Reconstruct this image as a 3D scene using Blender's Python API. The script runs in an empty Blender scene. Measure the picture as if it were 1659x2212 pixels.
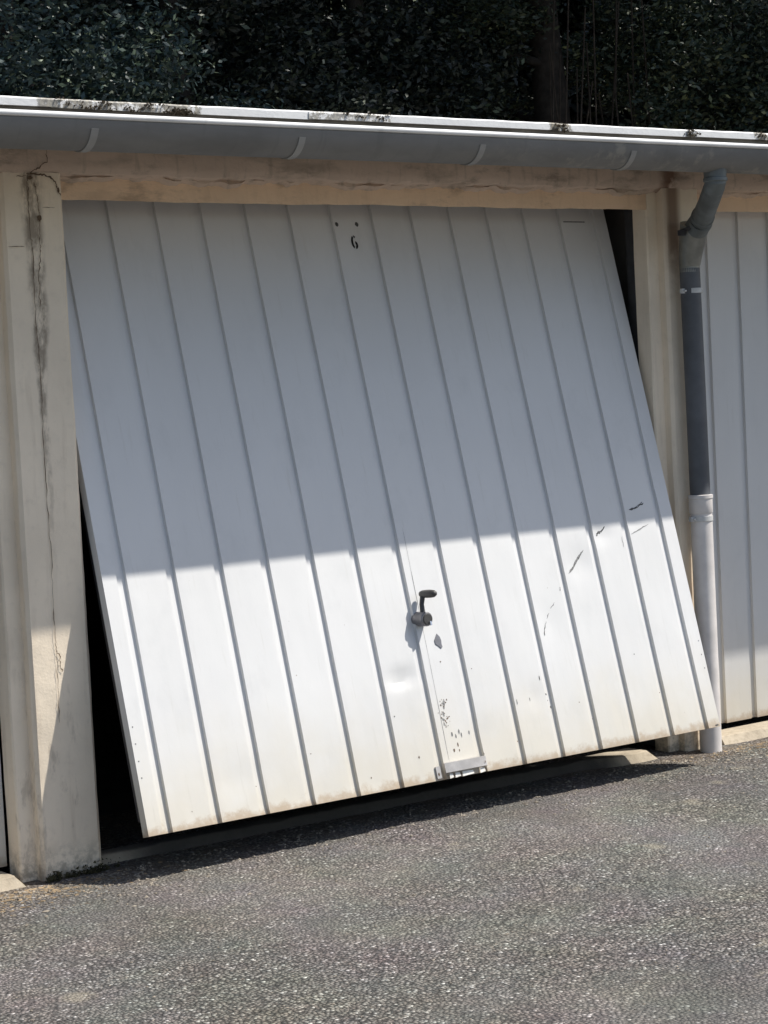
import bpy, bmesh, math, random
import numpy as np
from mathutils import Vector, Matrix
random.seed(7); rng = np.random.default_rng(11)
S = bpy.context.scene

# ------------------------------------------------------------------ camera
cam_d = bpy.data.cameras.new('camera'); cam = bpy.data.objects.new('camera', cam_d)
S.collection.objects.link(cam); S.camera = cam
yaw, pitch, roll = 0.62, -0.0588, -0.0512
fw = Vector((math.sin(yaw)*math.cos(pitch), math.cos(yaw)*math.cos(pitch), math.sin(pitch)))
r0 = Vector((math.cos(yaw), -math.sin(yaw), 0)); u0 = r0.cross(fw)
rt = math.cos(roll)*r0 + math.sin(roll)*u0; up = -math.sin(roll)*r0 + math.cos(roll)*u0
cam.matrix_world = Matrix(((rt.x, up.x, -fw.x, -2.7921), (rt.y, up.y, -fw.y, -5.5003), (rt.z, up.z, -fw.z, 1.4452), (0, 0, 0, 1)))
cam_d.sensor_fit = 'VERTICAL'; cam_d.sensor_height = 24.0; cam_d.lens = 24.0*4307.4/2212.0
cam_d.clip_start = 0.05; cam_d.clip_end = 500

# ------------------------------------------------------------------ light
W = bpy.data.worlds.new('World'); S.world = W; W.use_nodes = True
nt = W.node_tree; bg = nt.nodes['Background']
sky = nt.nodes.new('ShaderNodeTexSky'); sky.sky_type = 'NISHITA'; sky.sun_disc = False
SUN = Vector((1.66, -1.0, 2.80)).normalized()          # towards the sun
sky.sun_elevation = math.asin(SUN.z); sky.sun_rotation = math.atan2(SUN.x, SUN.y)
sky.air_density = 1.0; sky.dust_density = 1.6
nt.links.new(sky.outputs[0], bg.inputs[0]); bg.inputs[1].default_value = 0.088
sd = bpy.data.lights.new('sun', 'SUN'); sd.energy = 3.9; sd.angle = math.radians(0.55); sd.color = (1.0, 0.955, 0.88)
so = bpy.data.objects.new('sun', sd); S.collection.objects.link(so)
so.rotation_euler = (-SUN).to_track_quat('-Z', 'Y').to_euler(); so.location = (6, -4, 9)
S.view_settings.view_transform = 'Standard'; S.view_settings.look = 'None'
S.view_settings.exposure = 0.60; S.view_settings.gamma = 1

# ------------------------------------------------------------------ node helper
class N:
    def __init__(s, name, rough=0.8, metal=0.0, spec=0.35):
        s.m = bpy.data.materials.new(name); s.m.use_nodes = True; s.t = s.m.node_tree
        s.b = s.t.nodes['Principled BSDF']; s.b.inputs['Roughness'].default_value = rough
        s.b.inputs['Metallic'].default_value = metal
        s.b.inputs['Specular IOR Level'].default_value = spec
        s.tc = s.t.nodes.new('ShaderNodeTexCoord'); s.P = s.tc.outputs['Object']
        s.sep = None
    def put(s, n, i, v):
        if v is None: return
        if hasattr(v, 'is_linked'): s.t.links.new(v, n.inputs[i])
        else: n.inputs[i].default_value = v
    def xyz(s, k):
        if s.sep is None:
            s.sep = s.t.nodes.new('ShaderNodeSeparateXYZ'); s.t.links.new(s.P, s.sep.inputs[0])
        return s.sep.outputs[k]
    def math(s, op, a, b=None, c=None, clamp=False):
        n = s.t.nodes.new('ShaderNodeMath'); n.operation = op; n.use_clamp = clamp
        s.put(n, 0, a); s.put(n, 1, b); s.put(n, 2, c); return n.outputs[0]
    def map(s, sc=(1, 1, 1), loc=(0, 0, 0)):
        n = s.t.nodes.new('ShaderNodeMapping'); s.t.links.new(s.P, n.inputs[0])
        n.inputs['Scale'].default_value = sc; n.inputs['Location'].default_value = loc; return n.outputs[0]
    def noise(s, scale, detail=4, rough=0.55, vec=None, dist=0.0, col=False):
        n = s.t.nodes.new('ShaderNodeTexNoise'); n.inputs['Scale'].default_value = scale
        n.inputs['Detail'].default_value = detail; n.inputs['Roughness'].default_value = rough
        n.inputs['Distortion'].default_value = dist
        s.t.links.new(vec or s.P, n.inputs['Vector']); return n.outputs['Color' if col else 'Fac']
    def voro(s, scale, out='Distance', feature='F1', vec=None):
        n = s.t.nodes.new('ShaderNodeTexVoronoi'); n.feature = feature; n.inputs['Scale'].default_value = scale
        s.t.links.new(vec or s.P, n.inputs['Vector']); return n.outputs[out]
    def ramp(s, v, stops, interp='LINEAR'):
        n = s.t.nodes.new('ShaderNodeValToRGB'); s.put(n, 0, v); e = n.color_ramp; e.interpolation = interp
        while len(e.elements) < len(stops): e.elements.new(0.5)
        for el, (p, c) in zip(e.elements, stops):
            el.position = p; el.color = (c, c, c, 1) if isinstance(c, (int, float)) else (*c, 1)
        return n.outputs[0]
    def step(s, v, a, b):      # smoothstep from a to b
        n = s.t.nodes.new('ShaderNodeMapRange'); n.interpolation_type = 'SMOOTHSTEP'
        s.put(n, 0, v); n.inputs[1].default_value = a; n.inputs[2].default_value = b; return n.outputs[0]
    def mix(s, f, a, b, mode='MIX'):
        n = s.t.nodes.new('ShaderNodeMix'); n.data_type = 'RGBA'; n.blend_type = mode
        s.put(n, 0, f)
        for i, v in ((6, a), (7, b)):
            if isinstance(v, tuple): v = (*v, 1)
            s.put(n, i, v)
        return n.outputs[2]
    def mul(s, a, b): return s.math('MULTIPLY', a, b)
    def bump(s, h, strength, dist, prev=None):
        n = s.t.nodes.new('ShaderNodeBump'); s.put(n, 'Height', h); n.inputs['Strength'].default_value = strength
        n.inputs['Distance'].default_value = dist
        if prev is not None: s.t.links.new(prev, n.inputs['Normal'])
        return n.outputs[0]
    def out(s, col=None, rough=None, nrm=None):
        if col is not None: s.put(s.b, 'Base Color', (*col, 1) if isinstance(col, tuple) else col)
        if rough is not None: s.put(s.b, 'Roughness', rough)
        if nrm is not None: s.put(s.b, 'Normal', nrm)
        return s.m
def plain(name, col, rough=0.6, metal=0.0, var=0.15, sc=25, bump=0.0):
    n = N(name, rough, metal); f = n.noise(sc, 5, 0.6)
    c = n.mix(n.step(f, 0.3, 0.75), tuple(v*(1-var) for v in col), tuple(min(1, v*(1+var)) for v in col))
    return n.out(c, nrm=n.bump(n.noise(sc*5, 3), 0.4, bump) if bump else None)

# ------------------------------------------------------------------ materials
def m_asphalt():
    n = N('asphalt', 0.86, spec=0.3)
    big = n.noise(0.9, 4, 0.6); mid = n.noise(5.0, 5, 0.65)
    cell = n.voro(100, 'Color'); cell2 = n.voro(190, 'Color')
    sp = n.t.nodes.new('ShaderNodeSeparateColor'); n.t.links.new(cell, sp.inputs[0])
    sp2 = n.t.nodes.new('ShaderNodeSeparateColor'); n.t.links.new(cell2, sp2.inputs[0])
    stone = n.ramp(sp.outputs[0], [(0, (.055, .053, .052)), (.3, (.142, .132, .121)), (.6, (.216, .199, .179)), (.84, (.295, .27, .24)), (.95, (.45, .43, .395)), (1, (.78, .76, .71))])
    hue = n.mix(n.mul(sp.outputs[1], .45), stone, (.18, .14, .12))
    hue = n.mix(n.mul(sp2.outputs[1], .34), hue, (.085, .11, .11))
    d = n.voro(100, 'Distance')
    pit = n.step(d, .42, .62)
    c = n.mix(n.mul(pit, .75), hue, (.022, .021, .02))
    c = n.mix(n.mul(n.step(big, .42, .66), .32), c, (.225, .215, .20))
    c = n.mix(n.mul(n.step(n.noise(1.7, 5, .6, n.map(loc=(7, 3, 0))), .50, .66), .42), c, (.085, .083, .08))
    tint = n.noise(3.2, 4, .6, n.map(loc=(1, 9, 0)), col=True)
    c = n.mix(.30, c, n.mix(.5, (.5, .5, .5), tint), 'OVERLAY')
    blot = n.mul(n.step(n.voro(2.6, vec=n.map(loc=(.3, .2, 0))), .16, .06), n.step(n.noise(14, 5, .7), .42, .56))
    c = n.mix(n.mul(blot, .55), c, (.30, .27, .21))
    # dusty pale blotches and a brown dirt margin along the wall foot
    c = n.mix(n.mul(n.step(n.noise(2.1, 6, .6, n.map(loc=(3.1, 1.2, 0))), .62, .74), .38), c, (.20, .18, .145))
    edge = n.math('ADD', n.xyz(1), n.mul(n.noise(3.5, 5), .5))
    dirt = n.mul(n.step(edge, -.12, .34), n.step(n.noise(9, 5, .7), .36, .6))
    c = n.mix(n.mul(dirt, .55), c, (.15, .11, .075))
    hh = n.math('ADD', n.mul(n.math('SUBTRACT', 1.0, d), 1.0), n.mul(sp.outputs[2], .55))
    nn = n.bump(hh, 1.0, .0075); nn = n.bump(mid, .35, .012, nn)
    return n.out(c, nrm=nn)

def wall_common(n, base, dark, stain_amt=.35):
    a = n.noise(2.2, 6, .6); b = n.noise(26, 5, .65)
    c = n.mix(n.step(a, .3, .72), base, tuple(v*.84 for v in base))
    c = n.mix(n.mul(n.step(b, .52, .72), .25), c, tuple(v*.68 for v in base))
    drip = n.noise(9, 5, .6, n.map((3.2, 3.2, .35)))
    c = n.mix(n.mul(n.step(drip, .52, .74), stain_amt), c, dark)
    return c
def m_pillar():
    n = N('painted_render_pillar', .88)
    c = wall_common(n, (.89, .77, .61), (.54, .44, .33), .30)
    x, z = n.xyz(0), n.xyz(2)
    # dark run of damp around the vertical joint of the left pillar, widest at its head
    wob = n.mul(n.math('SUBTRACT', n.noise(7, 4), .5), .05)
    dx = n.math('ABSOLUTE', n.math('ADD', n.math('ADD', x, .104), wob))
    wid = n.math('ADD', n.mul(n.step(z, 1.2, 2.15), .028), .010)
    mk = n.math('SUBTRACT', 1.0, n.step(n.math('DIVIDE', dx, wid), .45, 1.25))
    mk = n.mul(mk, n.mul(n.step(z, .75, 1.7), n.step(n.noise(18, 5, .7, n.map((1, 1, .4))), .38, .58)))
    c = n.mix(n.mul(mk, .72), c, (.15, .115, .085))
    # rust streak on the right pillar beside the pipe head
    rx = n.math('ABSOLUTE', n.math('SUBTRACT', x, 2.542))
    rm = n.mul(n.math('SUBTRACT', 1.0, n.step(rx, .012, .055)), n.step(n.math('ADD', z, n.mul(n.noise(14, 4), .25)), 1.85, 2.10))
    c = n.mix(n.mul(rm, .78), c, (.13, .058, .028))
    # mossy dark foot
    foot = n.mul(n.math('SUBTRACT', 1.0, n.step(z, .03, .16)), n.step(n.noise(20, 5, .7), .4, .6))
    c = n.mix(n.mul(foot, .6), c, (.10, .085, .06))
    pz = n.mul(n.step(n.noise(11, 5, .65, n.map((1.6, 1.6, .5), (2, 0, 0))), .56, .68), n.math('SUBTRACT', 1.0, n.step(z, .3, .95)))
    c = n.mix(n.mul(pz, .35), c, (.22, .17, .13))
    nn = n.bump(n.noise(130, 4, .6), .35, .002); nn = n.bump(n.noise(13, 4), .4, .006, nn)
    return n.out(c, nrm=nn)
def m_lintel(name, base, dark, amt):
    n = N(name, .9); c = wall_common(n, base, dark, amt)
    k = n.step(n.noise(6, 6, .7, n.map((.5, 1, 1.6))), .50, .66)
    c = n.mix(n.mul(k, .45), c, dark)
    k2 = n.step(n.noise(3.4, 6, .72, n.map((.8, 1, 2.2), (5, 0, 2))), .54, .66)
    c = n.mix(n.mul(k2, .5), c, tuple(v*.62 for v in dark))
    x, z = n.xyz(0), n.xyz(2)
    rx = n.math('ABSOLUTE', n.math('SUBTRACT', x, 2.53))
    rm = n.mul(n.math('SUBTRACT', 1.0, n.step(rx, .010, .075)), n.mul(n.step(n.noise(20, 4), .35, .55), n.step(z, 2.12, 2.15)))
    c = n.mix(n.mul(rm, .8), c, (.12, .05, .022))
    nn = n.bump(n.noise(70, 5, .65), .5, .004); nn = n.bump(n.noise(9, 5, .6), .5, .012, nn)
    return n.out(c, nrm=nn)
def m_sill():
    n = N('sill_concrete', .9)
    a = n.noise(6, 6, .65); b = n.noise(60, 4, .6)
    c = n.mix(n.step(a, .35, .65), (.50, .43, .33), (.34, .29, .22))
    c = n.mix(n.mul(n.step(b, .5, .7), .4), c, (.23, .19, .14))
    x = n.math('ADD', n.xyz(0), n.mul(n.noise(8, 5), .2))      # shade under the swung-out door, painted near black into the sill colour
    door_shade = n.mul(n.step(x, .05, .35), n.math('SUBTRACT', 1.0, n.step(x, 2.16, 2.34)))
    c = n.mix(n.mul(door_shade, .88), c, (.035, .034, .036))
    nn = n.bump(b, .5, .004); nn = n.bump(n.noise(14, 5), .6, .01, nn)
    return n.out(c, nrm=nn)
def m_door(name, tone=1.0):
    n = N(name, .42, spec=.42); z = n.xyz(2); x = n.xyz(0)
    a = n.noise(1.6, 4, .5)
    w = (.69*tone, .69*tone, .685*tone)
    c = n.mix(n.step(a, .35, .7), w, tuple(v*.95 for v in w))
    # grime sprayed up from the ground, fading by half a metre
    low = n.math('SUBTRACT', 1.0, n.step(n.math('ADD', z, n.mul(n.math('SUBTRACT', n.noise(5, 5, .6), .5), .35)), -.02, .52))
    c = n.mix(n.mul(n.mul(low, low), .55), c, (.58, .52, .39))
    run = n.step(n.noise(20, 5, .65, n.map((2.6, 1, .22))), .56, .76)
    c = n.mix(n.mul(run, .20), c, (.42, .40, .34))
    pat = n.step(n.noise(4.2, 6, .68, n.map((1, 1, .7), (4, 0, 1))), .52, .68)
    c = n.mix(n.mul(pat, .14), c, (.45, .46, .46))
    rust = n.mul(n.math('SUBTRACT', 1.0, n.step(n.math('ADD', z, n.mul(n.noise(22, 6, .7), .10)), .048, .085)), .65)
    c = n.mix(rust, c, (.36, .25, .14))
    sp = n.mul(n.math('SUBTRACT', 1.0, n.step(n.voro(11), .02, .035)), n.math('SUBTRACT', 1.0, n.step(z, .2, .9)))
    c = n.mix(n.mul(sp, .75), c, (.18, .13, .08))
    r = n.ramp(n.noise(7, 4), [(0, .36), (1, .58)])
    nn = n.bump(n.noise(3.2, 3, .5, n.map((1, 1, .35))), .45, .02); nn = n.bump(n.noise(12, 3, .5, n.map((1, 1, .5))), .25, .004, nn)
    nn = n.bump(n.noise(160, 2), .12, .0007, nn)
    return n.out(c, rough=r, nrm=nn)
def m_trim():
    n = N('pale_roof_edge', .6); x, z = n.xyz(0), n.xyz(2)
    tot = None
    for a, b, k in ((-.30, .26, .85), (.60, .95, .75), (1.56, 1.69, 1.0), (2.19, 2.27, 1.0), (2.52, 3.4, .95), (-3, -.9, .7)):
        v = n.mul(n.mul(n.step(x, a, a+.03), n.math('SUBTRACT', 1.0, n.step(x, b-.03, b))), k)
        tot = v if tot is None else n.math('MAXIMUM', tot, v)
    pat = n.step(n.math('ADD', n.noise(38, 6, .75), n.mul(tot, .20)), .58, .66)
    mk = n.mul(pat, n.math('MAXIMUM', tot, .10))
    lich = n.mix(n.step(n.noise(90, 3), .42, .6), (.10, .085, .06), (.30, .27, .20))
    c = n.mix(n.mul(mk, .95), (.80, .80, .79), lich)
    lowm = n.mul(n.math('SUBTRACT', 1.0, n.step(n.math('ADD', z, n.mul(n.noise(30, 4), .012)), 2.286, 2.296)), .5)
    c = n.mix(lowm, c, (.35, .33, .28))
    return n.out(c, nrm=n.bump(n.noise(60, 5, .7), .3, .004))
def m_zinc(name, col, rough=.5, metal=.55, stained=True):
    n = N(name, rough, metal); x = n.xyz(0)
    a = n.noise(5, 5, .6, n.map((.7, 1, 2)))
    c = n.mix(n.step(a, .35, .7), col, tuple(v*.78 for v in col))
    drip = n.step(n.noise(26, 5, .65, n.map((1, .12, .12))), .56, .74)
    c = n.mix(n.mul(drip, .28), c, tuple(v*.55 for v in col))
    if stained:
        st = n.mul(n.step(n.noise(8, 6, .7), .50, .62), n.step(x, 1.0, 1.7))
        c = n.mix(n.mul(st, .5), c, (.34, .32, .27))
    return n.out(c, rough=n.ramp(n.noise(12, 4), [(0, rough-.1), (1, rough+.15)]))
def m_leaf(name, c1, c2, hi):
    n = N(name, .5, spec=.5)
    oi = n.t.nodes.new('ShaderNodeNewGeometry')
    r = oi.outputs['Random Per Island']
    c = n.ramp(r, [(0, c1), (.55, c2), (.93, hi), (1, tuple(min(1, v*2.2) for v in hi))])
    big = n.noise(1.1, 3)
    c = n.mix(n.mul(n.step(big, .4, .65), .5), c, c1)
    n.b.inputs['Subsurface Weight'].default_value = 0
    return n.out(c)
M = dict(
    asphalt=m_asphalt(), pillar=m_pillar(),
    lintel=m_lintel('painted_lintel', (.90, .67, .47), (.54, .38, .26), .22),
    band=m_lintel('weathered_band', (.66, .525, .42), (.26, .22, .17), .60),
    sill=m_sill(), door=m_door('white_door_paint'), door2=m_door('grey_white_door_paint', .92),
    trim=m_trim(), zinc=m_zinc('zinc_gutter', (.21, .205, .195), .62, .15),
    bead=m_zinc('bright_gutter_lip', (.82, .82, .81), .45, .05, False), bracket=m_zinc('galvanised_bracket', (.33, .325, .31), .5, .2, False),
    slab=plain('roof_concrete', (.30, .28, .25), .9, var=.3, sc=8, bump=.004),
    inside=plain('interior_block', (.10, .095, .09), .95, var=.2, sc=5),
    steel=plain('dark_steel_frame', (.06, .06, .065), .5, .4), frame=plain('grey_door_frame', (.44, .44, .43), .5, .0),
    crack=plain('crack_dirt', (.13, .09, .06), .95), scratch=plain('scratched_bare_steel', (.10, .10, .10), .7, var=.6, sc=120), scuff=plain('grey_scuff', (.24, .24, .235), .7, var=.45, sc=150),
    chip=plain('rusty_paint_chip', (.17, .12, .085), .8, var=.5, sc=90),
    handle=plain('worn_black_handle', (.075, .073, .07), .45, .2), lock=plain('grey_lock_body', (.24, .235, .245), .42, .6),
    chrome=plain('chrome', (.75, .75, .75), .2, .9), black=plain('black_paint', (.012, .012, .013), .6),
    latch=plain('bent_latch_metal', (.52, .49, .46), .42, .5, .2, 14), torn=plain('torn_white_edge', (.8, .78, .72), .6),
    pipe_dark=plain('dark_pipe_plastic', (.10, .105, .115), .5, 0, .22, 6), pipe_pale=plain('pale_grey_pipe', (.66, .625, .60), .42, 0, .12, 9),
    elbow=plain('grey_zinc_elbow', (.25, .25, .225), .33, .45, .3, 10), clamp=plain('clamp_metal', (.55, .55, .54), .4, .1), neck=plain('dark_neck_zinc', (.13, .145, .145), .5, .2, .25, 10),
    gravel=plain('loose_gravel', (.27, .235, .19), .9, var=.5, sc=14), moss=plain('moss', (.05, .045, .02), .95, var=.5, sc=40),
    drymoss=plain('dry_moss', (.13, .10, .065), .95, var=.5, sc=60),
    litter=plain('leaf_litter', (.27, .20, .125), .9, var=.55, sc=18),
    bark=plain('bark', (.035, .029, .024), .95, var=.4, sc=10, bump=.01),
    creeper=plain('dry_creeper', (.045, .035, .027), .95, var=.4, sc=10),
    leafA=m_leaf('leaf_bluish', (.022, .044, .046), (.034, .062, .058), (.10, .13, .075)),
    leafB=m_leaf('leaf_dark', (.006, .012, .011), (.010, .019, .015), (.05, .062, .035)),
    leafC=m_leaf('leaf_mid', (.014, .028, .018), (.03, .048, .03), (.10, .11, .05)),
)

# ------------------------------------------------------------------ mesh helper
class MB:
    def __init__(s): s.v = []; s.f = []; s.mi = []; s.k = 0
    def add(s, vs, fs, mi=None):
        o = len(s.v); s.v += [tuple(v) for v in vs]; s.f += [tuple(i+o for i in f) for f in fs]
        s.mi += [s.k if mi is None else mi]*len(fs)
    def box(s, x0, x1, y0, y1, z0, z1, mi=None, skip=()):
        vs = [(x, y, z) for z in (z0, z1) for y in (y0, y1) for x in (x0, x1)]
        fs = dict(b=(0, 2, 3, 1), t=(4, 5, 7, 6), f=(0, 1, 5, 4), k=(2, 6, 7, 3), l=(0, 4, 6, 2), r=(1, 3, 7, 5))
        s.add(vs, [f for k, f in fs.items() if k not in skip], mi)
    def tube(s, pts, rad, n=20, cap=True, mi=None, inner=None):
        pts = [Vector(p) for p in pts]
        if not hasattr(rad, '__len__'): rad = [rad]*len(pts)
        vs = []; fs = []; prev = None
        for i, p in enumerate(pts):
            a = pts[max(0, i-1)]; b = pts[min(len(pts)-1, i+1)]
            if (b-a).length < 1e-9: d = prev
            else: d = (b-a).normalized()
            prev = d
            ref = Vector((1, 0, 0)) if abs(d.x) < .9 else Vector((0, 1, 0))
            u = d.cross(ref).normalized(); w = d.cross(u)
            for j in range(n):
                t = 2*math.pi*j/n; vs.append(p + rad[i]*(math.cos(t)*u + math.sin(t)*w))
        for i in range(len(pts)-1):
            for j in range(n):
                fs.append((i*n+j, i*n+(j+1) % n, (i+1)*n+(j+1) % n, (i+1)*n+j))
        if cap:
            fs.append(tuple(range(n))[::-1]); fs.append(tuple(range((len(pts)-1)*n, len(pts)*n)))
        s.add(vs, fs, mi)
    def build(s, name, mats, parent=None, smooth=None, bevel=0):
        me = bpy.data.meshes.new(name); me.from_pydata([tuple(v) for v in s.v], [], s.f); me.update()
        if not isinstance(mats, (list, tuple)): mats = [mats]
        for m in mats: me.materials.append(m)
        if len(mats) > 1: me.polygons.foreach_set('material_index', s.mi)
        bm = bmesh.new(); bm.from_mesh(me)
        bmesh.ops.recalc_face_normals(bm, faces=bm.faces)
        if bevel:
            es = [e for e in bm.edges if len(e.link_faces) == 2 and e.calc_face_angle(0) > .6]
            bmesh.ops.bevel(bm, geom=es, offset=bevel, segments=2, affect='EDGES', profile=.6)
        bm.to_mesh(me); bm.free()
        if smooth is not None:
            me.polygons.foreach_set('use_smooth', [True]*len(me.polygons)); me.set_sharp_from_angle(angle=smooth)
        o = bpy.data.objects.new(name, me); S.collection.objects.link(o)
        if parent: o.parent = parent
        return o
def tag(o, label=None, cat=None, group=None, kind=None):
    if label: o['label'] = label
    if cat: o['category'] = cat
    if group: o['group'] = group
    if kind: o['kind'] = kind
    return o
def empty(name, loc, label, cat, group=None):
    o = bpy.data.objects.new(name, None); S.collection.objects.link(o); o.location = loc
    o.empty_display_size = .2; return tag(o, label, cat, group)
def hn(x, y, s=1.0):      # cheap smooth value noise for shapes
    return (math.sin(x*1.7*s+y*2.3*s)+math.sin(x*4.1*s-y*3.1*s+1.3)*.5+math.sin(x*8.7*s+y*7.9*s+4.1)*.25)/1.75

# ------------------------------------------------------------------ ground
def ground_z(x, y):
    near = max(0.0, min(1.0, (y+1.2)/1.2))
    z = .012 + .012*near
    return z + .004*hn(x*1.3, y*1.3) + .002*hn(x*6, y*6+3)
xs = np.concatenate([[-60, -30, -15, -8, -4], np.arange(-2.5, 6.01, .06), [8, 12, 20, 40, 70]])
ys = np.concatenate([[-60, -30, -15, -9, -6, -5], np.arange(-4, .61, .06), [1, 2, 4, 6, 10, 20, 40, 80]])
g = MB(); nx = len(xs)
g.v = [(float(x), float(y), ground_z(x, y) if -2.6 < x < 6.1 and -4.1 < y < .7 else .012) for y in ys for x in xs]
g.f = [(j*nx+i, j*nx+i+1, (j+1)*nx+i+1, (j+1)*nx+i) for j in range(len(ys)-1) for i in range(nx-1)]
g.mi = [0]*len(g.f)
tag(g.build('ground', M['asphalt'], smooth=math.pi), 'coarse grey worn asphalt yard in front of the garages', 'ground', kind='structure')

# ------------------------------------------------------------------ garage building
B = empty('garage_building', (0, 0, 0), 'low concrete garage row with white ribbed doors and a flat roof, one door damaged', 'garage')
WP, H, D1, D2 = 2.50, 2.087, .042, .118       # clear width, lintel soffit, recess planes
PIL = [(-.204, 0.0), (2.50, 2.685), (5.185, 5.37), (-2.9, -2.704)]
def rough_pillar(x0, x1, parts):
    m = MB(); nz = 90
    prof = [(x0-.054, D2), (x0-.054, D1+.006), (x0-.049, D1), (x0-.020, D1), (x0-.001, D1), (x0, D1-.004), (x0, .012), (x0+.010, 0.0)]
    k = max(2, int((x1-x0)/.02))
    prof += [(x0+.012+(x1-x0-.024)*i/k, 0.0) for i in range(1, k)]
    prof += [(x1-.012, 0.0), (x1, .012), (x1, D2)]
    vs = []
    for j in range(nz+1):
        z = -.05 + (2.165+.05)*j/nz
        for (x, y) in prof:
            e = .0012*hn(x*9, z*5) + .0006*hn(x*31, z*23)
            ex = .0014*hn(z*6+x, 3) if y > .005 else 0
            vs.append((x+ex, y+(e if y < .013 else 0)+.0, z))
    n = len(prof)
    fs = [(j*n+i, j*n+i+1, (j+1)*n+i+1, (j+1)*n+i) for j in range(nz) for i in range(n-1)]
    m.add(vs, fs, 0)
    fs = [tuple(nz*n+i for i in range(n))]; m.add(vs, fs, 0)
    return m
WS = [1.0]
def ribbon(m, pts, w, y, mi, jag=.003, sub=6, seed=1):
    rr = random.Random(seed); P = []
    for a, b in zip(pts[:-1], pts[1:]):
        for i in range(sub):
            t = i/sub; P.append((a[0]+(b[0]-a[0])*t + rr.uniform(-jag, jag)*(i > 0), a[1]+(b[1]-a[1])*t + rr.uniform(-jag, jag)*(i > 0)))
    P.append(pts[-1]); vs = []
    for i, p in enumerate(P):
        q0 = P[max(0, i-1)]; q1 = P[min(len(P)-1, i+1)]; dx, dz = q1[0]-q0[0], q1[1]-q0[1]; L = math.hypot(dx, dz) or 1
        ww = w*rr.uniform(.3, 1.15)*.5*WS[0]
        if i in (0, len(P)-1): ww *= .3
        vs += [(p[0]-dz/L*ww, y, p[1]+dx/L*ww), (p[0]+dz/L*ww, y, p[1]-dx/L*ww)]
    m.add(vs, [(2*i, 2*i+1, 2*i+3, 2*i+2) for i in range(len(P)-1)], mi)
pl = rough_pillar(*PIL[0], None)
yC = -.0042
ribbon(pl, [(-.116, 2.16), (-.118, 2.108), (-.121, 2.052), (-.118, 1.974), (-.114, 1.936), (-.118, 1.84), (-.116, 1.665), (-.113, 1.515), (-.117, 1.317), (-.118, 1.154), (-.113, 1.027), (-.117, .874), (-.118, .755), (-.116, .711), (-.119, .609), (-.121, .50)], .0026, yC, 1, seed=3)
ribbon(pl, [(-.096, 2.135), (-.091, 2.104), (-.087, 2.063), (-.084, 2.031), (-.089, 1.966), (-.089, 1.923), (-.098, 1.857), (-.101, 1.76)], .0030, yC, 1, seed=4)
ribbon(pl, [(-.116, .72), (-.104, .70), (-.106, .665), (-.098, .655)], .003, yC, 1, seed=8)
ribbon(pl, [(-.073, 2.059), (-.032, 2.06)], .0022, yC, 1, .001, seed=5)
ribbon(pl, [(-.192, 1.942), (-.140, 1.942)], .0022, yC, 1, .001, seed=6)
ribbon(pl, [(-.12, 2.161), (-.071, 2.159), (-.043, 2.152), (-.024, 2.138), (-.021, 2.119), (-.010, 2.096)], .0055, yC, 1, .003, seed=7)
ribbon(pl, [(-.152, 2.150), (-.116, 2.156)], .003, yC, 1, seed=9)
# broken-out dark hole at the head of the joint
def blotch(m, cx, cz, rx, rz, y, mi, seed, n=12, jag=.35):
    rr = random.Random(seed)
    vs = [(cx, y, cz)]+[(cx+rx*(1-jag+2*jag*rr.random()*.7)*math.cos(2*math.pi*i/n), y, cz+rz*(1-jag+2*jag*rr.random()*.7)*math.sin(2*math.pi*i/n)) for i in range(n)]
    m.add(vs, [(0, 1+i, 1+(i+1) % n) for i in range(n)], mi)
blotch(pl, -.086, 2.027, .008, .010, yC-.0006, 1, 5); blotch(pl, -.017, 2.112, .004, .009, yC-.0006, 1, 6); blotch(pl, -.108, 2.148, .008, .008, yC-.0006, 1, 2)
o = pl.build('pillar', [M['pillar'], M['crack']], B, smooth=.6)
o['label'] = 'left beige pillar with a long vertical crack and damp stain'
o = rough_pillar(*PIL[1], None).build('pillar', M['pillar'], B, smooth=.6)
o['label'] = 'right beige pillar with rust stain behind the downpipe'
rough_pillar(*PIL[2], None).build('pillar', M['pillar'], B, smooth=.6)
rough_pillar(*PIL[3], None).build('pillar', M['pillar'], B, smooth=.6)

# lintel: recessed painted beam between pillars, soffit slightly uneven
m = MB()
for x0, x1 in ((-2.704, -.256), (0.0, 2.448), (2.685, 5.133)):
    nxs = 100; vs = []
    for i in range(nxs+1):
        x = x0+(x1-x0)*i/nxs; e = .0025*hn(x*3.1, .5)+.0012*hn(x*17, 2)
        vs += [(x, D1+.10, H+.06), (x, D1+.022, H+.006+e), (x, D1, H+e), (x, D1+.001*hn(x*9, 1), H+.04), (x, D1, 2.20)]
    m.add(vs, [(5*i+k, 5*i+k+1, 5*i+k+6, 5*i+k+5) for i in range(nxs) for k in range(4)], 0)
m.build('lintel', M['lintel'], B, smooth=.5)
# weathered band above, flush with the pillars, with a crumbled lower edge
m = MB(); nxs = 700; vs = []
XL, XR = -2.9, 5.4
for i in range(nxs+1):
    x = XL+(XR-XL)*i/nxs
    jag = .007*hn(x*5, .2)+.005*hn(x*19, 4)+.003*hn(x*47, 7)
    if .35 < x < 1.6: jag += .006*hn(x*31, 1)
    zl = 2.160+jag*.5; yo = -.004+.003*hn(x*7, 3)
    c1 = .5+.5*hn(x*6.3, 9)+.25*hn(x*33, 2); c1 = max(0, min(1.2, c1)); c2 = .5+.5*hn(x*14, 5)
    lo = zl-.004-.020*c1
    vs += [(x, D1+.01, lo-.004), (x, D1-.002-.006*c2, lo), (x, D1*.62-.012*c2, lo+.008+.003*c2), (x, yo+.026, zl-.002), (x, yo+.006, zl+.004), (x, yo, zl+.016), (x, yo-.002, zl+.03), (x, -.003, 2.235)]
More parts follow.
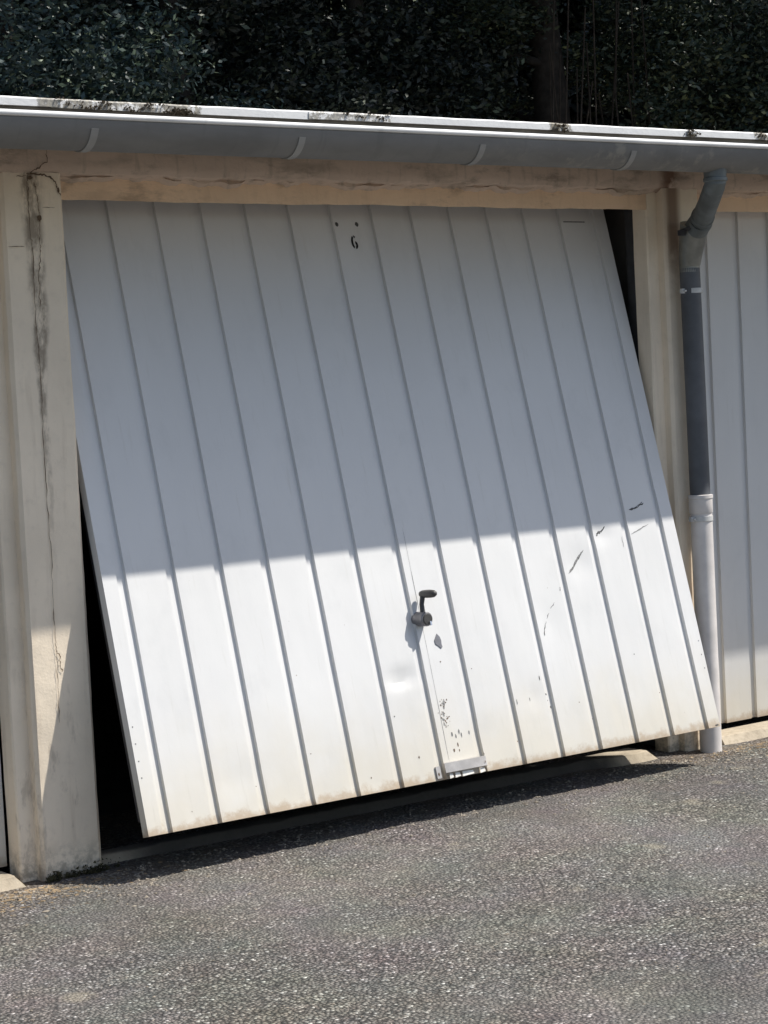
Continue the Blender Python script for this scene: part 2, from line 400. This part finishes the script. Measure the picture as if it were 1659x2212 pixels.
m.add(vs, [(8*i+k, 8*i+k+1, 8*i+k+9, 8*i+k+8) for i in range(nxs) for k in range(7)], 0)
ribbon(m, [(-.052, 2.232), (-.052, 2.194), (-.086, 2.176), (-.116, 2.158)], .0036, -.0115, 1, seed=12)
o = m.build('wall_band', [M['band'], M['crack']], B, smooth=.7); o['label'] = 'weathered grey brown concrete band above the doors with crumbled lower edge'

# roof slab oversailing the wall, and its pale sheet edging
m = MB(); m.box(-4, 8, -.412, 5.6, 2.236, 2.300); m.build('roof', M['slab'], B)
m = MB(); seams = [-2.4, -1.05, -.24, .62, 1.60, 2.235, 2.60, 3.5, 4.6, 6]
for a, b in zip(seams[:-1], seams[1:]):
    dz = random.uniform(-.0012, .0018); nn = 40; vs = []
    for i in range(nn+1):
        x = a+(b+.02-a)*i/nn; e = .0008*hn(x*14, a)
        vs += [(x, -.410, 2.291), (x, -.4335+e, 2.2885), (x, -.4345+e, 2.309+dz+e), (x, -.4300, 2.3135+dz+e), (x, -.34, 2.318+dz)]
    off = .0018*(seams.index(a) % 2); vs = [(x, y-off, z+off) for x, y, z in vs]
    m.add(vs, [(5*i+k, 5*i+k+1, 5*i+k+6, 5*i+k+5) for i in range(nn) for k in range(4)], 0)
o = m.build('roof_edging', M['trim'], B, smooth=.6); o['label'] = 'white roof edging spotted with dark lichen'
# lichen and moss tufts sitting on the roof edging
m = MB()
def tuft(m, x, y, z, r, k):
    for i in range(k):
        a = random.uniform(0, 6.28); q = Vector((random.gauss(0, r), random.gauss(0, r*.25), abs(random.gauss(0, r*.35))))
        c = Vector((x, y, z))+q; s_ = random.uniform(.002, .006)
        u = Vector((random.gauss(0, 1), random.gauss(0, 1), random.gauss(0, 1))).normalized(); w = u.orthogonal().normalized()
        m.add([c+u*s_, c-u*s_*.5+w*s_, c-u*s_*.5-w*s_, c+Vector((0, -s_, s_*.6))], [(0, 1, 2), (0, 2, 3), (0, 3, 1), (1, 3, 2)])
tuft(m, .17, -.437, 2.284, .022, 240)
for x0, x1, k in ((-.22, .2, 26), (.76, .93, 9), (1.59, 1.66, 8), (2.20, 2.26, 8), (2.55, 2.8, 12)):
    for i in range(k): tuft(m, random.uniform(x0, x1), -.4375, random.uniform(2.285, 2.312), .008, 7)
tag(m.build('dry_moss', M['drymoss'], B), kind='stuff')

# half-round zinc gutter hung under the edging
GC, GZ, GR = -.436, 2.252, .080
m = MB(); nx_ = 60; na = 22; vs = []
def gut_drop(x): return -.0015*x
for i in range(nx_+1):
    x = -3.2+9.2*i/nx_
    for k in range(na+1):
        t = math.pi*k/na
        vs.append((x, GC-GR*math.cos(t), GZ-GR*math.sin(t)+gut_drop(x)))
m.add(vs, [(i*(na+1)+k, i*(na+1)+k+1, (i+1)*(na+1)+k+1, (i+1)*(na+1)+k) for i in range(nx_) for k in range(na)], 0)
G = m.build('gutter', M['zinc'], B, smooth=1.0)
md = G.modifiers.new('thick', 'SOLIDIFY'); md.thickness = .0015; md.offset = 1
m = MB(); m.tube([(-3.2, GC-GR-.002, GZ+.004-gut_drop(3.2)*-1*0+gut_drop(-3.2)), (6, GC-GR-.002, GZ+.004+gut_drop(6))], .0085, 14)
m.build('gutter_lip', M['bead'], G, smooth=1.0)
def bracket(x):
    m = MB(); vs = []; n = 16; w = .0115
    for k in range(n+1):
        t = .36+ (math.pi*.80)*k/n; r = GR+.0022
        if t < 0: y, z = GC-GR-.011, GZ+.010
        else: y, z = GC-r*math.cos(t), GZ-r*math.sin(t)
        r2 = r+.0028; y2, z2 = (GC-r2*math.cos(max(t, 0)), GZ-r2*math.sin(max(t, 0)))
        if t < 0: y2, z2 = GC-GR-.0145, GZ+.010
        g_ = gut_drop(x)
        vs += [(x-w, y, z+g_), (x+w, y, z+g_), (x+w, y2, z2+g_), (x-w, y2, z2+g_)]
    fs = [(4*i+a, 4*i+(a+1) % 4, 4*i+4+(a+1) % 4, 4*i+4+a) for i in range(n) for a in range(4)]+[(0, 1, 2, 3), (4*n, 4*n+1, 4*n+2, 4*n+3)]
    m.add(vs, fs, 0)
    return m.build('gutter_bracket', M['bracket'], G, smooth=.6)
for x in (-2.2, -1.5, -.83, -.150, .540, 1.228, 1.878, 3.25, 3.95): bracket(x)

# interior shell: side and party walls, floor, back wall (dark because nothing lights it)
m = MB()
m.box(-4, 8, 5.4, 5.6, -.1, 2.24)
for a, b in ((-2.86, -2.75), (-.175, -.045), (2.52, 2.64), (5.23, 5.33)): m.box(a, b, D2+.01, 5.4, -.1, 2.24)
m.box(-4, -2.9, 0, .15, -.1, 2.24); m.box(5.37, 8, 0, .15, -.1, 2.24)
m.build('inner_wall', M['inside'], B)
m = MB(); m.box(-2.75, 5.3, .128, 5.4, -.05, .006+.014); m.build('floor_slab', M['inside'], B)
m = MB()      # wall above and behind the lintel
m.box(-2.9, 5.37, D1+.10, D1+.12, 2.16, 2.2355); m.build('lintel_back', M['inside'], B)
# jambs: side reveals stepped in from the pillars, and the steel frame of each opening
m = MB(); m.box(2.452, 2.500, D2+.002, D2+.05, .04, 2.12); m.build('door_frame', M['steel'], B)
m = MB(); m.box(-.020, .002, D2+.002, D2+.05, .04, 2.12); m.build('door_frame', M['steel'], B)

# sills: cast concrete aprons with sloping front and clipped ends
def sill(x0, x1, label, c0=.0, c1=.0, fr=lambda x: .002):
    m = MB(); n = 70; vs = []
    for i in range(n+1):
        t = i/n; x = x0+(x1-x0)*t
        e = .003*hn(x*6, 2)+.002*hn(x*21, 5)+.0012*hn(x*60, 1)
        top = .054+e*.8; f = fr(x)+e
        def sp(k):      # ends splay outwards towards the ground
            return x+(c1*k*max(0, (t-.93)/.07) if c1 else 0)-(c0*k*max(0, (.07-t)/.07) if c0 else 0)
        vs += [(x, .125, .0), (x, .124, .053), (x, f+.012, top), (x, f+.004, top-.003), (sp(.9), f-.026, .008), (sp(1), f-.030, -.05)]
    m.add(vs, [(6*i+k, 6*i+k+1, 6*i+k+7, 6*i+k+6) for i in range(n) for k in range(5)], 0)
    m.add([vs[k] for k in range(6)], [tuple(range(6))], 0)
    e_ = vs[n*6:n*6+6]; m.add(e_, [tuple(range(6))], 0)
    if c1:
        b_ = [(x1+c1, .06, .0), (x1+c1, .0, -.0)]
        m.add([e_[1], e_[2], (x1+c1, .075, .008), (x1+c1, e_[4][1], .008)], [(0, 1, 3, 2)], 0)
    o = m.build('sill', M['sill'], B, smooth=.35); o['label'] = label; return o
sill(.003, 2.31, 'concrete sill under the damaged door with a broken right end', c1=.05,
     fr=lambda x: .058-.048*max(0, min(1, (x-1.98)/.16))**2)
sill(2.690, 5.18, 'pale concrete sill under the right door')
sill(-2.70, -.292, 'concrete sill under the left door', c1=.04)

# ------------------------------------------------------------------ ribbed doors
def prof(xmax, x0, pitch, rec=.030, dep=.0115):
    """(x, depth) across the leaf: raised panels, each ending in a shallow recess and a sharp return"""
    P = [(0, 0)]; x = x0; 
    while x < xmax-.02:
        P += [(x-rec-.004, 0), (x-rec, dep), (x-.0015, dep), (x, 0)]; x += pitch
    P.append((xmax, 0)); return P
def dents(x, z):
    g_ = lambda cx, cz, sx, sz, a: a*math.exp(-((x-cx)/sx)**2-((z-cz)/sz)**2)
    d = g_(1.02, .345, .045, .030, .010)+g_(1.04, .372, .05, .012, .004)-g_(1.03, .315, .06, .012, .004)
    # creased triangle knocked in between the scratches
    d += g_(1.90, .665, .05, .06, .006)+g_(2.03, .76, .045, .03, .006)+g_(1.71, .47, .04, .07, .004)+g_(2.20, .80, .05, .025, .004)
    d += g_(1.56, .22, .03, .04, .004)+g_(2.33, .95, .04, .1, .003)+g_(.35, .12, .09, .05, .0025)+g_(.70, .42, .1, .12, .0025)+g_(1.30, .12, .07, .07, .003)
    d += .0009*math.sin(3.1*x+1.3*z)+.0006*math.sin(7.7*z+2*x)
    return d
def leaf(name, width, height, x0, pitch, mat, thick=.036, dented=True):
    m = MB(); P = prof(width, x0, pitch); xs = []
    for (a, da), (b, db) in zip(P[:-1], P[1:]):
        k = max(1, int((b-a)/.022)); xs += [(a+(b-a)*i/k, da+(db-da)*i/k) for i in range(k)]
    xs.append(P[-1]); nz = int(height/.02); n = len(xs); vs = []
    for j in range(nz+1):
        z = height*j/nz
        for x, d in xs:
            e = dents(x, z) if dented else .0006*math.sin(5*x+z)
            fade = min(1, x/.03, (width-x)/.03, z/.02)
            vs.append((x, d+e*max(fade, 0), z))
    m.add(vs, [(j*n+i, j*n+i+1, (j+1)*n+i+1, (j+1)*n+i) for j in range(nz) for i in range(n-1)], 0)
    # folded returns round the four edges and the back skin
    L = [vs[j*n] for j in range(nz+1)]; Rr = [vs[j*n+n-1] for j in range(nz+1)]; Bt = vs[:n]; T = vs[nz*n:]
    for ed in (L, Rr, Bt, T):
        q = [(x, thick, z) for x, y, z in ed]; k = len(ed)
        m.add(ed+q, [(i, i+1, k+i+1, k+i) for i in range(k-1)], 0)
    m.add([(0, thick, 0), (width, thick, 0), (width, thick, height), (0, thick, height)], [(0, 1, 2, 3)], 0)
    return m
def mark(m, pts, w, mi, seed, y=-.0006, sub=5, jag=.0018):
    ribbon2 = MB(); ribbon(m, [(p[0], p[1]) for p in pts], w, 0.0, mi, jag, sub, seed)
TILT = .258; PT = .1737
def build_marks(m):
    st = len(m.v); WS[0] = .8
    mark(m, [(2.190, .842), (2.225, .846), (2.268, .862)], .010, 1, 1); mark(m, [(2.20, .838), (2.24, .856), (2.262, .866)], .004, 1, 21)
    mark(m, [(2.173, .750), (2.22, .764), (2.269, .781)], .0065, 2, 2)
    mark(m, [(2.009, .757), (2.02, .770), (2.035, .772), (2.055, .789)], .0085, 1, 3); blotch(m, 2.026, .770, .008, .006, 0, 1, 41)
    mark(m, [(1.839, .634), (1.87, .655), (1.90, .688), (1.931, .712)], .010, 2, 4); mark(m, [(1.845, .637), (1.89, .672), (1.926, .706)], .006, 1, 5)
    mark(m, [(1.668, .425), (1.675, .45), (1.69, .475)], .0045, 1, 6); mark(m, [(1.695, .484), (1.712, .503)], .004, 1, 7); mark(m, [(1.722, .517), (1.744, .538)], .0035, 1, 8)
    mark(m, [(2.127, .747), (2.123, .704)], .0028, 2, 9); mark(m, [(1.78, .575), (1.784, .590)], .003, 1, 10)
    for i, (x, z, w, h, mi) in enumerate([(1.175, .250, .007, .014, 2), (1.172, .236, .006, .010, 2), (1.166, .214, .006, .013, 2), (1.160, .196, .006, .008, 2), (1.160, .180, .004, .008, 2),
            (1.183, .143, .0045, .012, 2), (1.198, .134, .004, .011, 2), (1.214, .147, .005, .013, 2), (1.222, .136, .004, .014, 2), (1.256, .139, .005, .010, 2), (1.199, .106, .003, .013, 3),
            (1.179, .089, .005, .010, 3), (1.201, .086, .003, .007, 3), (1.603, .282, .003, .012, 1), (1.543, .215, .0022, .010, 1), (1.483, .212, .003, .014, 2), (1.616, .222, .004, .006, 1), (1.625, .176, .005, .008, 1),
            (1.618, .20, .002, .004, 2), (.967, .233, .0032, .004, 1), (1.032, .087, .004, .007, 3), (1.197, .389, .004, .004, 3), (2.06, .312, .004, .004, 2), (.40, .09, .003, .003, 3), (.62, .16, .003, .003, 3), (.83, .05, .003, .005, 3),
            (1.32, .35, .003, .003, 3), (1.45, .08, .003, .004, 3), (1.80, .11, .003, .003, 3), (2.14, .16, .003, .003, 3), (.16, .05, .002, .003, 3), (1.30, .06, .002, .006, 3)]):
        blotch(m, x, z, w*.72, h*.72, 0, mi, 100+i)
    # paint flakes clustered round the big chips
    rr = random.Random(5)
    for i in range(34):
        x = rr.gauss(1.17, .008); z = rr.uniform(.17, .265); blotch(m, x, z, rr.uniform(.001, .003), rr.uniform(.001, .004), 0, 3, 300+i, 7)
    for z in (.332, .280, .227, .176): blotch(m, .012, z, .0022, .0022, 0, 1, 7, 10, .05)
    for z in (.324, .272, .221): blotch(m, 2.387, z, .0022, .0022, 0, 1, 7, 10, .05)
    # stencil holes at the top, a slot, and the thin welded seam beside the lock
    blotch(m, 1.140, 1.946, .008, .009, 0, 1, 8, 12, .2); blotch(m, 1.225, 1.947, .008, .009, 0, 1, 9, 12, .2)
    m.add([(2.183, 0, 1.963), (2.290, 0, 1.963), (2.290, 0, 1.967), (2.183, 0, 1.967)], [(0, 1, 2, 3)], 1)
    ribbon(m, [(1.154, .86), (1.153, .5), (1.150, .056)], .0022, 0, 2, .0002, 10, 33)
    mark(m, [(2.398-.006, .006), (2.374, .006)], .009, 1, 77)
    for i in range(st, len(m.v)):
        x, y, z = m.v[i]; fade = min(1, x/.03, (2.4-x)/.03, z/.02)
        m.v[i] = (x, dents(x, z)*max(fade, 0)-.0007, z)
m = leaf('garage_door', 2.40, 2.05, .0837, PT, None)
build_marks(m)
D = m.build('garage_door', [M['door'], M['scratch'], M['scuff'], M['chip']], B, smooth=.25)
D['label'] = 'damaged white ribbed door swung out at the bottom, scratched and dented, number 6'
D.location = (.0262, -.2565, .1607); D.rotation_euler = (-TILT, 0, 0)
# black stencilled figure 6
m = MB()
def arcband(m, cx, cz, rx, rz, a0, a1, w, n=14, y=-.0016):
    vs = []
    for i in range(n+1):
        t = math.radians(a0+(a1-a0)*i/n)
        for s_ in (1, -1): vs.append((cx+(rx+s_*w/2)*math.cos(t), y, cz+(rz+s_*w/2)*math.sin(t)))
    m.add(vs, [(2*i, 2*i+1, 2*i+3, 2*i+2) for i in range(n)], 0)
cx6, cz6 = 1.198, 1.875
arcband(m, cx6+.002, cz6+.006, .0095, .021, 112, 250, .0085)      # left stroke
arcband(m, cx6+.001, cz6+.006, .008, .021, 50, 88, .0075, 6)       # top tick
arcband(m, cx6+.003, cz6-.005, .0075, .0105, -85, 78, .0085)        # bowl
m.build('door_number', M['black'], D)
# lock body with swung up lever and grip
m = MB(); c = Vector((1.146, 0, .542)); ax = Vector((0, -math.cos(TILT), -math.sin(TILT)*.75))
m.tube([c-ax*.01, c+ax*.004, c+ax*.005, c+ax*.044, c+ax*.048], [.0255, .0255, .0250, .0245, .0215], 28, mi=0)
m.tube([c+ax*.048, c+ax*.0535], [.0190, .0170], 20, mi=1)
q = c+ax*.054
m.box(q.x+.002, q.x+.008, q.y-.004, q.y+.002, q.z-.022, q.z-.008, mi=2)
LK = m.build('lock', [M['lock'], M['handle'], M['chrome']], D, smooth=.6)
m = MB(); g0 = c+ax*.030+Vector((.013, 0, .085))
m.tube([c+ax*.026+Vector((.002, 0, .018)), c+ax*.027+Vector((.004, 0, .05)), g0-Vector((0, 0, .006))], [.0090, .0080, .0090], 14)
gp = [g0+ax*(dy-.014)+Vector((dy*.12, 0, 0)) for dy in (0, .004, .014, .034, .052, .068, .076, .080)]
m.tube(gp, [.003, .0095, .0125, .0140, .0140, .0125, .0085, .003], 18)
m.build('handle', M['handle'], D, smooth=.8)
m = MB(); pts = [(0, .026), (.012, .014), (.016, 0), (.014, -.012), (.016, -.024), (.008, -.028), (-.004, -.018), (-.017, -.010), (-.018, .004), (-.010, .014)]
fx, fz = 1.204, .460
k = len(pts); fr = [(fx+x*.8, -.0035, fz+z*.95) for x, z in pts]; bk = [(fx+x*.8, .001, fz+z*.95) for x, z in pts]
m.add(fr+bk, [tuple(range(k))]+[(i, (i+1) % k, k+(i+1) % k, k+i) for i in range(k)])
m.build('small_grey_plate', M['lock'], D)  # thin grey leaf-shaped plate on the leaf, below the lock
# bent latch bracket at the foot
m = MB()
x0, x1, z0, z1 = 1.118, 1.292, .020, .050; n = 12; vs = []
for i in range(n+1):
    t = i/n; x = x0+(x1-x0)*t; yy = -.014-.004*math.sin(t*3)
    vs += [(x, -.001, z1+.004), (x, yy, z1+.002), (x, yy-.001, z0), (x, yy+.006, z0-.003)]
m.add(vs, [(4*i+q, 4*i+q+1, 4*i+q+5, 4*i+q+4) for i in range(n) for q in range(3)], 0)
m.add(vs[:4], [(0, 1, 2, 3)], 0); m.add(vs[-4:], [(0, 1, 2, 3)], 0)
m.box(1.086, 1.104, -.006, -.001, .006, .046, mi=0); blotch(m, 1.094, .020, .0035, .006, -.0066, 2, 3)
blotch(m, 1.284, .033, .002, .005, -.0185, 2, 4)
for a, b in ((1.133, 1.150), (1.156, 1.180), (1.186, 1.236), (1.262, 1.285)):
    m.add([(a, -.0095, -.001), (b, -.0095, .002), (b-.003, -.0095, .014), (a+.002, -.0095, .016)], [(0, 1, 2, 3)], 1)
m.build('latch_bracket', [M['latch'], M['torn'], M['crack']], D, smooth=.5)
# lifting arms behind the leaf
for x in (.012, 2.388):
    m = MB(); m.box(x-.006, x+.006, .037, .062, .05, 2.0); m.build('lifting_arm', M['steel'], D)

m = leaf('garage_door', 2.36, 2.05, .0837, PT, None, dented=False)
E2 = m.build('garage_door', M['door2'], B, smooth=.25); E2.location = (2.7917, .157, .067)
E2['label'] = 'closed grey white ribbed door right of the downpipe'
m = leaf('garage_door', 2.40, 2.05, .0837, PT, None, dented=False)
E3 = m.build('garage_door', M['door2'], B, smooth=.25); E3.location = (-2.664, .124, .062)
E3['label'] = 'closed white ribbed door at the far left edge'
for bx in ((2.700, 2.786, .16, .20, .06, 2.12),):
    m = MB(); m.box(*bx); m.build('door_frame', M['frame'], B)

# ------------------------------------------------------------------ downpipe
P0 = empty('downpipe', (2.571, -.055, 0), 'two tone downpipe on the right pillar, dark plastic above and pale grey below', 'downpipe')
px_, py_ = 0.0, 0.0     # local
m = MB(); m.tube([(.001, 0, -.02), (.001, 0, .97)], .0415, 32); m.build('lower_pipe', M['pipe_pale'], P0, smooth=.6)
m = MB(); m.tube([(0, 0, .96), (-.002, 0, 1.4), (-.006, 0, 1.86)], .0385, 32); m.build('upper_pipe', M['pipe_dark'], P0, smooth=.6)
m = MB(); m.tube([(0, 0, .935), (0, 0, .938), (0, 0, .990), (0, 0, .992), (0, 0, 1.004), (0, 0, 1.006)], [.043, .0450, .0450, .0475, .0475, .040], 32); m.build('collar', M['pipe_pale'], P0, smooth=.6)
def clamp(z, r):
    m = MB(); m.tube([(0, 0, z-.010), (0, 0, z-.009), (0, 0, z+.009), (0, 0, z+.010)], [r-.002, r+.002, r+.002, r-.002], 32)
    m.box(-r-.016, -r+.001, -.008, .006, z-.009, z+.009); m.tube([(-r-.009, -.020, z), (-r-.009, .012, z)], .0035, 10)
    m.box(-.006, .006, r, .058, z-.006, z+.006)
    m.build('pipe_clamp', M['clamp'], P0, smooth=.6)
clamp(.915, .0425); clamp(1.775, .040)
# tapered swan neck up to the gutter outlet
m = MB(); m.tube([(-.006, 0, 1.845), (-.006, 0, 1.868), (-.007, -.002, 1.874), (-.008, -.012, 1.92), (-.010, -.026, 1.97), (-.013, -.044, 2.018)], [.0385, .0385, .0405, .045, .050, .056], 30)
m.build('elbow', M['elbow'], P0, smooth=.7)
m = MB(); vs = []; n = 36
for k in range(n):
    a = 2*math.pi*k/n; cx_, cy_ = math.cos(a), math.sin(a)
    z = 2.020-.020*cy_*.0-.030*(-cx_*.45+cy_*.55)*-1*-.0+.020*(cx_*.8-cy_*.6)
    for rr_, dz in ((.0570, -.008), (.0635, -.007), (.0635, .006), (.0500, .008)): vs.append((-.012+rr_*cx_, -.044+rr_*cy_, z+dz-.006))
m.add(vs, [(4*k+q, 4*k+q+1, 4*((k+1) % n)+q+1, 4*((k+1) % n)+q) for k in range(n) for q in range(3)], 0)
m.box(-.094, -.070, -.052, -.034, 1.978, 1.998)
m.build('joint_ring', M['steel'], P0, smooth=.6)
m = MB(); m.tube([(-.016, -.050, 2.000), (-.030, -.095, 2.026), (-.036, -.105, 2.034), (-.130, -.235, 2.076), (-.228, -.366, 2.120), (-.235, -.378, 2.132), (-.236, -.380, 2.19)], [.045, .044, .040, .038, .0375, .038, .042], 30)
m.tube([(-.236, -.380, 2.134), (-.236, -.380, 2.137), (-.236, -.380, 2.148), (-.236, -.380, 2.151)], [.038, .0425, .0425, .038], 30)
m.tube([(-.040, -.110, 2.035), (-.043, -.114, 2.0365), (-.054, -.130, 2.042), (-.057, -.134, 2.0432)], [.039, .0435, .0435, .039], 30)
m.build('neck', M['neck'], P0, smooth=.35)

# ------------------------------------------------------------------ loose stuff at the wall foot
def pebbles(n, sampler, smin, smax, name, mat, label, cat, flat=.55):
    V = []; Fc = []; base = np.array([(1, 0, 0), (-1, 0, 0), (0, 1, 0), (0, -1, 0), (0, 0, 1), (0, 0, -1)], float)
    FF = [(0, 2, 4), (2, 1, 4), (1, 3, 4), (3, 0, 4), (2, 0, 5), (1, 2, 5), (3, 1, 5), (0, 3, 5)]
    for i in range(n):
        x, y = sampler(); s_ = smin+(smax-smin)*random.random()**3; a = random.uniform(0, 6.28)
        q = base*np.array([s_*random.uniform(.7, 1.4), s_*random.uniform(.6, 1), s_*flat])*(1+.25*rng.standard_normal((6, 1)))
        ca, sa = math.cos(a), math.sin(a); q = np.stack([q[:, 0]*ca-q[:, 1]*sa, q[:, 0]*sa+q[:, 1]*ca, q[:, 2]], 1)
        q += np.array([x, y, ground_z(x, y)+s_*flat*.35]); o_ = len(V); V += q.tolist(); Fc += [tuple(o_+k for k in f) for f in FF]
    m = MB(); m.add(V, Fc, 0); return tag(m.build(name, mat), label, cat, kind='stuff')
def s_wall():
    while 1:
        x = random.uniform(-1.2, 4.4); y = -.045-abs(random.gauss(0, .16))
        if random.random() < (.35+.65*(x > 2.2 or x < .1)): return x, y
pebbles(5200, s_wall, .0022, .0085, 'gravel', M['gravel'], 'loose pale gravel gathered along the foot of the wall', 'gravel')
pebbles(2600, lambda: (random.uniform(-1.5, 4), random.uniform(-3, -.1)), .0018, .006, 'grit', M['gravel'], 'fine loose grit scattered over the open asphalt', 'grit', .5)
def s_lit():
    if random.random() < .55: return random.gauss(-.42, .22), -.05-abs(random.gauss(0, .09))
    return random.gauss(2.95, .25), -.07-abs(random.gauss(0, .07))
pebbles(1500, s_lit, .003, .012, 'leaf_litter', M['litter'], 'brown dry leaf litter and grit by the pillar feet', 'leaf litter', .18)
m = MB()
for i in range(46):
    x = random.choice([random.uniform(-.2, .06), random.uniform(-.2, 0)]); y = -.006-random.random()*.02
    for k in range(14):
        c = Vector((x+random.gauss(0, .008), y+random.gauss(0, .004), .022+abs(random.gauss(0, .012)))); s_ = random.uniform(.002, .007)
        u = Vector((random.gauss(0, 1), random.gauss(0, 1), random.gauss(0, 1))).normalized(); w = u.orthogonal().normalized()
        m.add([c+u*s_, c-u*s_*.5+w*s_, c-u*s_*.5-w*s_], [(0, 1, 2)])
tag(m.build('moss', M['moss']), 'dark damp moss growing at the pillar feet', 'moss', kind='stuff')

# ------------------------------------------------------------------ trees behind the roof
def leaves(centres, radii, count, size, squash=1.0, mode='broad'):
    """count leaf quads spread over lumpy blobs, denser towards each blob's skin"""
    C_ = np.array(centres); R_ = np.array(radii); w = R_.prod(1)**.7 if R_.ndim > 1 else R_**2
    idx = rng.choice(len(C_), count, p=w/w.sum())
    d = rng.standard_normal((count, 3)); d /= np.linalg.norm(d, axis=1, keepdims=True)
    rad = rng.random((count, 1))**.38*(1+.18*rng.standard_normal((count, 1)))
    p = C_[idx]+d*rad*R_[idx]
    u = rng.standard_normal((count, 3)); u[:, 2] *= .6; u /= np.linalg.norm(u, axis=1, keepdims=True)
    v = np.cross(u, rng.standard_normal((count, 3))); v /= np.linalg.norm(v, axis=1, keepdims=True)
    s_ = size*(.5+rng.random((count, 1)))
    a = s_; b = s_*(.42 if mode == 'broad' else .16)
    Q = np.stack([p-u*a, p+v*b, p+u*a, p-v*b], 1).reshape(-1, 3)
    F_ = np.arange(count*4).reshape(-1, 4)
    return Q, F_
def tree(name, label, x, y, h, mat, blobs, n_fine, n_top, size=.045, mode='broad', trunk_r=.16, extra=None):
    T = empty(name, (x, y, 0), label, 'tree', 'trees behind the garage roof')
    m = MB(); pts = [(0, 0, -.1)]; 
    for k in range(1, 9): pts.append((.12*hn(k, x), .12*hn(x, k*1.3), h*.85*k/8))
    m.tube(pts, [trunk_r*(1-.085*k) for k in range(9)], 12)
    for k in range(9):
        z = h*(.25+.07*k); a = random.uniform(.5, 2.6); L = random.uniform(.9, 1.9)
        e = [(0, 0, z), (L*.5*math.cos(a), L*.5*math.sin(a), z+.25), (L*math.cos(a), L*math.sin(a), z+.45)]
        m.tube(e, [.05, .03, .012], 7)
    m.build('trunk', M['bark'], T, smooth=1.0)
    cs = [b[:3] for b in blobs]; rs = [b[3:6] for b in blobs]
    # low, visible crown: fine leaves in small clumps inside each blob
    sub_c = []; sub_r = []
    for c_, r_ in zip(cs, rs):
        k = int(10*r_[0]*r_[2])+6
        for i in range(k):
            d = rng.standard_normal(3); d /= np.linalg.norm(d); rr = rng.random()**.4
            q = .15+.24*rng.random()
            sub_c.append([c_[j]+d[j]*rr*r_[j] for j in range(3)]); sub_r.append([q*1.2, q*1.2, q*.8])
    Q1, F1 = leaves(sub_c, sub_r, n_fine, size, mode=mode)
    # upper crown that shades it: bigger leaves, spread out towards the garages
    tc = []; tr = []
    for i in range(16):
        tc.append([rng.uniform(-1.6, 2.2), rng.uniform(-3.0, 1.2), rng.uniform(6.2, h)]); tr.append([rng.uniform(.8, 1.3), rng.uniform(.8, 1.3), rng.uniform(.5, .9)])
    Q2, F2 = leaves(tc, tr, n_top, size*2.6, mode='broad')
    Q = np.concatenate([Q1, Q2]); F_ = np.concatenate([F1, F2+len(Q1)])
    me = bpy.data.meshes.new('crown'); me.from_pydata(Q.tolist(), [], F_.tolist()); me.materials.append(mat); me.update()
    o = bpy.data.objects.new('crown', me); S.collection.objects.link(o); o.parent = T
    if extra: extra(T)
    return T
def rb(n, rx, y0, y1, z0, z1, r):
    return [(rng.uniform(-rx, rx), rng.uniform(y0, y1), rng.uniform(z0, z1), r*rng.uniform(.7, 1.2), r*rng.uniform(.6, 1), r*rng.uniform(.6, 1)) for _ in range(n)]
tree('conifer_tree', 'bluish green bushy conifer at the left above the roof', 4.3, 9.4, 8.5, M['leafA'], rb(14, 1.3, -.7, .7, 2.2, 5.0, .8), 52000, 9000, .030, 'broad')
tree('dark_tree', 'nearly black dense tree left of the middle behind the roof', 6.4, 10.2, 9.0, M['leafB'], rb(14, 1.3, -.6, .8, 2.0, 5.4, .8), 42000, 9500, .033)
tree('dark_tree', 'very dark open crowned tree in the middle behind the roof', 8.8, 10.8, 9.5, M['leafB'], rb(14, 1.6, -.5, .9, 2.0, 5.6, .8), 34000, 9500, .034)
def creepers(T):
    m = MB()
    for i in range(16):
        x = rng.uniform(-.55, .6); y = rng.uniform(-1.0, -.5); z0 = rng.uniform(2.2, 3.4); z1 = rng.uniform(4.4, 6)
        m.tube([(x, y, z0), (x+rng.normal()*.05, y+.05, (z0+z1)/2), (x+rng.normal()*.08, y, z1)], [.005, .009, .008], 5)
    m.build('creeper', M['creeper'], T)
tree('creeper_clad_tree', 'dark tree hung with brown dry creeper stems right of the middle', 10.9, 10.4, 9.0, M['leafC'], rb(9, 1.0, -.3, .9, 1.9, 5.6, .7), 34000, 9000, .032, trunk_r=.30, extra=creepers)
tree('broadleaf_tree', 'mid green leafy tree with pale glinting leaves at the right', 12.9, 9.6, 9.0, M['leafC'], rb(16, 1.5, -.7, .9, 2.0, 5.4, .85), 52000, 9500, .033)
tree('dark_tree', 'dark tree at the far right edge behind the roof', 15.2, 10.2, 9.0, M['leafB'], rb(12, 1.5, -.6, .9, 2.0, 5.6, .85), 26000, 9000, .034)
# a second, unlit row closes the gaps between the trees
def hedge():
    T = empty('hedge', (9, 13.2, 0), 'tall black green hedge closing the gaps behind the trees', 'hedge')
    Q, F_ = leaves([[-8+.8*i+rng.uniform(-.2, .2), rng.uniform(-.5, .8), .6+.75*j+rng.uniform(-.2, .2)] for i in range(25) for j in range(10)], [[.9, .6, .8]]*250, 280000, .10)
    me = bpy.data.meshes.new('foliage'); me.from_pydata(Q.tolist(), [], F_.tolist()); me.materials.append(M['leafB']); me.update()
    o = bpy.data.objects.new('foliage', me); S.collection.objects.link(o); o.parent = T
    m = MB()
    for i in range(16): 
        x = -7.5+i*1.15; m.tube([(x, 0, -.1), (x+.1, .1, 3.5), (x, 0, 6.5)], [.08, .06, .02], 8)
    m.build('stem', M['bark'], T)
hedge()
